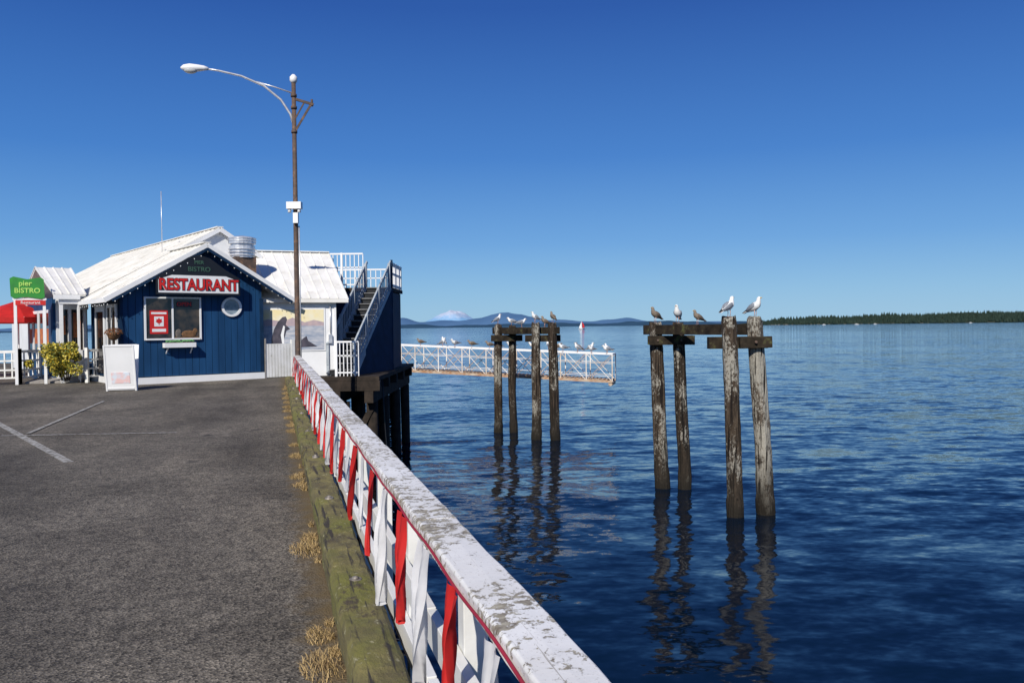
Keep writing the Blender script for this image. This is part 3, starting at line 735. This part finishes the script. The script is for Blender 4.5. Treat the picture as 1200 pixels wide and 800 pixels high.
# ------------------------------------------------------------------ street lamp
lp=MB();px,py=-6.28,24.0
lp.tube([(px,py,0),(px,py,.1),(px,py,4.5),(px,py,8.75)],[.10,.075,.07,.062],0,14)
lp.cyl((px,py,0),(px,py,.06),.2,0,14)
lp.tube([(px,py,8.75),(px,py,8.82),(px,py,8.92),(px,py,9.0)],[.07,.11,.11,.04],2,12)
for z_ in (7.3,8.0,8.35): lp.cyl((px,py,z_),(px,py,z_+.08),.09,0,12)
lp.beam((px,py,8.3),(px+.55,py+.1,8.15),.06,.07,0);lp.beam((px+.5,py+.1,8.2),(px+.02,py,7.35),.05,.06,0);lp.beam((px+.3,py+.05,8.22),(px+.02,py,7.7),.04,.04,0);lp.cyl((px+.5,py+.1,8.1),(px+.5,py+.1,8.3),.035,0,8)
a=[(px-.02,py,7.55),(px-.1,py-.02,7.85),(px-.35,py-.1,8.25),(px-.8,py-.22,8.62),(px-1.4,py-.38,8.86),(px-2.0,py-.54,8.97),(px-2.35,py-.64,9.0)]
lp.tube(a,[.035,.035,.035,.033,.03,.028,.028],1,8)
lp.tube([(px,py,8.45),(px-.5,py-.14,8.6),(px-1.0,py-.28,8.72)],[.022,.02,.02],1,8)
hd=Vector((-.965,-.262,0));h0=Vector((px-2.25,py-.61,9.0))
lp.tube([h0,h0+hd*.12+Z*.01,h0+hd*.3+Z*.0,h0+hd*.5-Z*.01,h0+hd*.66-Z*.015,h0+hd*.74-Z*.02],[.04,.07,.10,.12,.085,.02],2,14)
lp.ell(h0+hd*.48-Z*.07,(.19,.11,.10),3,14,8,Matrix.Rotation(rad(15),3,'Z'))
lp.box((px,py-.12,5.18),(.42,.22,.2),2);lp.cyl((px-.14,py-.14,5.08),(px-.14,py-.14,4.98),.05,2,8);lp.cyl((px+.14,py-.14,5.08),(px+.14,py-.14,4.98),.05,2,8);lp.box((px+.04,py-.13,4.82),(.14,.12,.3),2)
lp.tube([(px+.1,py-.02,4.6),(px+.1,py-.02,2.6),(px+.1,py-.02,.2)],.018,1,6)
lp.obj('street_lamp',[rust,galv,cleanwhite,mat('lamp_lens',(.6,.62,.62),rough=.2)],None,0)

# ------------------------------------------------------------------ sandwich board, bistro sign, fence, shrub, umbrellas, basket
sb=empty('sandwich_board',(-10.45,21.9,0),rad(12))
s_=MB();tilt=rad(12)
for sg in (-1,1):
    R=Matrix.Rotation(-sg*tilt,3,'X')
    c_=Vector((0,sg*.16,.62));s_.box(c_,(.74,.03,1.22),0,R)
    for xx in (-.36,.36): s_.box(c_+R@Vector((xx,-0.0,-.02)),(.045,.05,1.27),1,R)
    s_.box(c_+R@Vector((0,0,.60)),(.67,.05,.045),1,R);s_.box(c_+R@Vector((0,0,-.56)),(.67,.05,.045),1,R)
s_.obj('board',[cleanwhite,cleanwhite,red],sb,.006)
def onb(z): 
    R=Matrix.Rotation(tilt,3,'X');return Vector((0,-.16,.62))+R@Vector((0,-.022,z))
pb=MB();R=Matrix.Rotation(tilt,3,'X')
pb.box(onb(-.27)+Vector((0,.002,0)),(.46,.006,.3),0,R)
pb.obj('photo_panel',[mat('faded_poster',(.8,.55,.52),(.68,.74,.8),5,lo=.42,hi=.56,rough=.5)],sb)

bsn=empty('bistro_sign',(-14.75,25.0,0),rad(24))
b_=MB();b_.bx(-.37,-.29,-.04,.04,0,2.6,1);b_.bx(.40,.48,-.04,.04,0,2.6,1)
pts=[(-.44,2.68),(-.36,2.62),(0,2.66),(.38,2.60),(.46,2.66),(.44,3.2),(.36,3.26),(0,3.2),(-.36,3.28),(-.46,3.22)]
b_.prism([(x_,-.06,z_) for x_,z_ in pts],(0,.05,0),0);b_.bx(-.32,.48,-.07,-.03,2.42,2.56,2);b_.bx(-.4,.5,-.03,.03,2.57,2.63,1)
b_.obj('sign_board',[green,cleanwhite,red],bsn)
text('sign_lettering','BISTRO',.21,(0,-.068,2.85),lime,bsn,off=.004);text('sign_lettering_pier','pier',.22,(-.05,-.068,3.07),lime,bsn,off=.004);text('sign_lettering_lower','Restaurant',.12,(.08,-.075,2.49),cleanwhite,bsn)

wf=MB()
def wfence(p,q):
    p=Vector(p);q=Vector(q)
    for z_ in (1.0,.72,.44,.2): wf.beam((p.x,p.y,z_),(q.x,q.y,z_),.04,.05 if z_<1 else .08,0)
    n_=max(1,int((q-p).length/.85))
    for i in range(n_+1):
        r_=p.lerp(q,i/n_);wf.box((r_.x,r_.y,.54),(.09,.09,1.1),0)
    n_=int((q-p).length/.2)
    for i in range(n_+1):
        r_=p.lerp(q,i/n_);wf.box((r_.x,r_.y,.6),(.04,.03,.82),0)
wfence((-19,24.0),(-15.1,25.1));wfence((-15.1,25.1),(-14.9,28));wfence((-13.25,25.5),(-12.9,26.1))
wf.obj('white_fence.001',[white])
rp=MB();rp.prism([(-15,25.2,0),(-13.6,25.6,0),(-13.8,28,.35),(-15.1,27.8,.35)],(0,0,.06),0);rp.obj('entrance_ramp',concrete)

def shrub(name,c,r,mats,n_,leaf,seed):
    b=MB();rr=random.Random(seed);c=Vector(c)
    for i in range(9):
        a=rr.uniform(0,6.28);p=c+Vector((.1*math.cos(a),.1*math.sin(a),0));q=c+Vector((r[0]*.6*math.cos(a),r[1]*.6*math.sin(a),r[2]*rr.uniform(.9,1.5)))
        b.tube([p,(p+q)/2+Vector((0,0,.05)),q],[.02,.014,.006],2,6)
    cl=[(Vector((rr.gauss(0,.5),rr.gauss(0,.5),rr.uniform(-.7,.8))),rr.uniform(.25,.45)) for _ in range(26)]
    for i in range(n_):
        cc,cr=rr.choice(cl);v_=cc+Vector((rr.gauss(0,1),rr.gauss(0,1),rr.gauss(0,1))).normalized()*cr*rr.random()**.4
        p=c+Vector((v_.x*r[0],v_.y*r[1],r[2]+v_.z*r[2]*.8))
        if p.z<.02: continue
        a=Vector((rr.gauss(0,1),rr.gauss(0,1),rr.gauss(0,1))).normalized();bb=a.cross(Vector((rr.gauss(0,1),rr.gauss(0,1),rr.gauss(0,1)))).normalized();L_=leaf*rr.uniform(.6,1.3)
        b.add([p-bb*L_*.28,p+a*L_*.5-bb*L_*.05,p+bb*L_*.28,p-a*L_*.5],[(0,1,2,3)],0 if rr.random()<.66 else 1)
    return b.obj(name,mats)
shrub('yellow_shrub',(-13.75,25.2,.1),(.62,.45,.64),[mat('yellow_leaf',(.66,.5,.055),(.44,.38,.05),6,rough=.6),mat('green_leaf',(.14,.17,.03),(.08,.11,.02),6,rough=.6),timber],5600,.085,3)

def umbrella(p):
    b=MB();p=Vector(p);n_=8;apex=p+Z*2.75
    rim=[p+Vector((1.15*math.cos(6.283*k_/n_),1.15*math.sin(6.283*k_/n_),2.2)) for k_ in range(n_)]
    mid=[apex.lerp(q,.55)+Z*.07 for q in rim]
    for k_ in range(n_):
        k2=(k_+1)%n_;b.add([apex,mid[k_],mid[k2]],[(0,1,2)],0);b.add([mid[k_],rim[k_],rim[k2],mid[k2]],[(0,1,2,3)],0)
        b.add([rim[k_],rim[k2],rim[k2]-Z*.18,rim[k_]-Z*.18],[(0,1,2,3)],0);b.beam(p+Z*2.2,rim[k_]+Z*.0,.015,.015,1)
    b.cyl(p,p+Z*2.8,.025,1,8);b.cyl(p,p+Z*.1,.25,2,14)
    b.obj('patio_umbrella',[redcloth,cleanwhite,concrete])
umbrella((-17.1,28.2,-.1));umbrella((-18.6,30.9,-.1));umbrella((-19.4,28.6,-.2))

hb=MB();hc=Vector((-.25,-.2,1.55))
hb.tube([hc-Z*.22,hc-Z*.16,hc-Z*.05,hc],[.06,.14,.19,.2],0,14)
rr=random.Random(6)
for i in range(700):
    v_=Vector((rr.gauss(0,1),rr.gauss(0,1),rr.gauss(0,1))).normalized();p=hc+Vector((v_.x*.24,v_.y*.24,.02+abs(v_.z)*.16-.05));a_=Vector((rr.gauss(0,1),rr.gauss(0,1),rr.gauss(0,1))).normalized()*.03
    hb.add([p,p+a_,p+a_.cross(v_)+a_*.5],[(0,1,2)],1 if rr.random()<.8 else 2)
for k_ in range(3):
    an_=6.283*k_/3;hb.cyl(hc+Vector((.19*math.cos(an_),.19*math.sin(an_),0)),(hc.x,hc.y,2.3),.006,3,5)
hb.cyl((hc.x,hc.y,2.3),(hc.x,hc.y,2.5),.006,3,5)
hb.obj('hanging_basket',[brown,brown,orange,black],None,0,A0,RB)

# ------------------------------------------------------------------ boats
def hull(b,p,L_,B,H,mi):
    p=Vector(p);S=[(-.5,.7,1.0),(-.3,.95,.95),(0,1,.95),(.3,.7,1.02),(.5,.04,1.15)];vs=[];fs=[]
    for (s,w_,h_) in S:
        for (yy,zz) in ((-1,1),(-.75,.3),(0,-.25),(.75,.3),(1,1)): vs.append(p+Vector((s*L_,yy*w_*B/2,zz*H*h_)))
    for i in range(4):
        for q in range(4): fs.append((i*5+q,i*5+q+1,(i+1)*5+q+1,(i+1)*5+q))
        fs.append((i*5,(i+1)*5,(i+1)*5+4,i*5+4))
    fs.append((0,1,2,3,4));b.add(vs,fs,mi)
sbt=MB();bp=Vector((98,1150,WATER))
hull(sbt,bp,9,3.0,1.0,0);sbt.cyl(bp,bp+Z*12,.09,2,8);sbt.bx(bp.x-2,bp.x+1.5,bp.y-1,bp.y+1,WATER+1.0,WATER+1.6,0)
def sail(b,A,B,C,bulge,mi):
    A,B,C=Vector(A),Vector(B),Vector(C);n_=8;vs=[];idx={}
    for i in range(n_+1):
        for j in range(n_+1-i):
            a_=i/n_;b2=j/n_;c_=1-a_-b2;idx[(i,j)]=len(vs);vs.append(A*a_+B*b2+C*c_+Vector(bulge)*(a_*b2+b2*c_+a_*c_)*1.0)
    fs=[]
    for i in range(n_):
        for j in range(n_-i):
            fs.append((idx[(i,j)],idx[(i+1,j)],idx[(i,j+1)]))
            if j<n_-i-1: fs.append((idx[(i+1,j)],idx[(i+1,j+1)],idx[(i,j+1)]))
    b.add(vs,fs,mi,True)
sail(sbt,bp+Z*11.5,bp+Vector((.2,0,2)),bp+Vector((-3.8,1,2)),(0,2,0),0)
sail(sbt,bp+Z*11,bp+Vector((4.2,-2,2.5)),bp+Vector((.3,-3,2)),(3,-5,0),1)
sbt.obj('sailboat',[cleanwhite,redcloth,galv])
for (x_,y_,L_) in ((800,2100,9),(905,2150,12),(1020,2300,9),(1400,2500,10)):
    b=MB();p=Vector((x_,y_,WATER));hull(b,p,L_,3,1.2,0);b.bx(x_-L_*.2,x_+L_*.15,y_-1,y_+1,WATER+1.1,WATER+2.8,0);b.bx(x_-L_*.15,x_+L_*.1,y_-1.05,y_+1.05,WATER+1.8,WATER+2.4,1);b.obj('motorboat',[cleanwhite,black])

# ------------------------------------------------------------------ light
az=rad(196);el=rad(37)
sd_=Vector((math.sin(az)*math.cos(el),math.cos(az)*math.cos(el),math.sin(el)))
sun=bpy.data.lights.new('sun','SUN');sun.energy=5.0;sun.angle=rad(.53);sun.color=(1,.95,.87)
so=bpy.data.objects.new('sun',sun);scene.collection.objects.link(so);so.rotation_euler=sd_.to_track_quat('Z','Y').to_euler();so.location=sd_*60
wd=bpy.data.worlds.new('World');scene.world=wd;wd.use_nodes=True;N=wd.node_tree.nodes;L=wd.node_tree.links
bg=N['Background'];sk=N.new('ShaderNodeTexSky');sk.sky_type='NISHITA';sk.sun_disc=False;sk.sun_elevation=el;sk.sun_rotation=az
sk.air_density=1.0;sk.dust_density=.3;sk.ozone_density=3.0;sk.altitude=0
tc=N.new('ShaderNodeTexCoord');sp=N.new('ShaderNodeSeparateXYZ');L.new(tc.outputs['Generated'],sp.inputs[0])
r=N.new('ShaderNodeValToRGB');L.new(sp.outputs[2],r.inputs['Fac']);e=r.color_ramp.elements
st_=[(0.0,(.28,.53,.76)),(.04,(.215,.465,.75)),(.10,(.115,.335,.71)),(.20,(.040,.195,.59)),(.36,(.011,.085,.39)),(1.0,(.005,.045,.24))]
e[0].position=0;e[0].color=(*st_[0][1],1);e[1].position=1;e[1].color=(*st_[-1][1],1)
for p_,c_ in st_[1:-1]:
    q=e.new(p_);q.color=(*c_,1)
k_=N.new('ShaderNodeVectorMath');k_.operation='SCALE';k_.inputs['Scale'].default_value=10.0;L.new(r.outputs['Color'],k_.inputs[0])
mx=N.new('ShaderNodeMix');mx.data_type='RGBA';mx.inputs[0].default_value=.87;L.new(sk.outputs[0],mx.inputs[6]);L.new(k_.outputs[0],mx.inputs[7])
L.new(mx.outputs[2],bg.inputs['Color']);bg.inputs['Strength'].default_value=.10

scene.view_settings.view_transform='Standard';scene.view_settings.look='None';scene.view_settings.exposure=0
cam=bpy.data.cameras.new('camera');cam.lens=28.8;cam.sensor_width=36;cam.clip_start=.05;cam.clip_end=120000
co=bpy.data.objects.new('camera',cam);scene.collection.objects.link(co)
co.matrix_world=Matrix.Translation((0,0,1.6))@(Matrix.Rotation(rad(90-1.045),4,'X')@Matrix.Rotation(rad(-.64),4,'Z'))
scene.camera=co
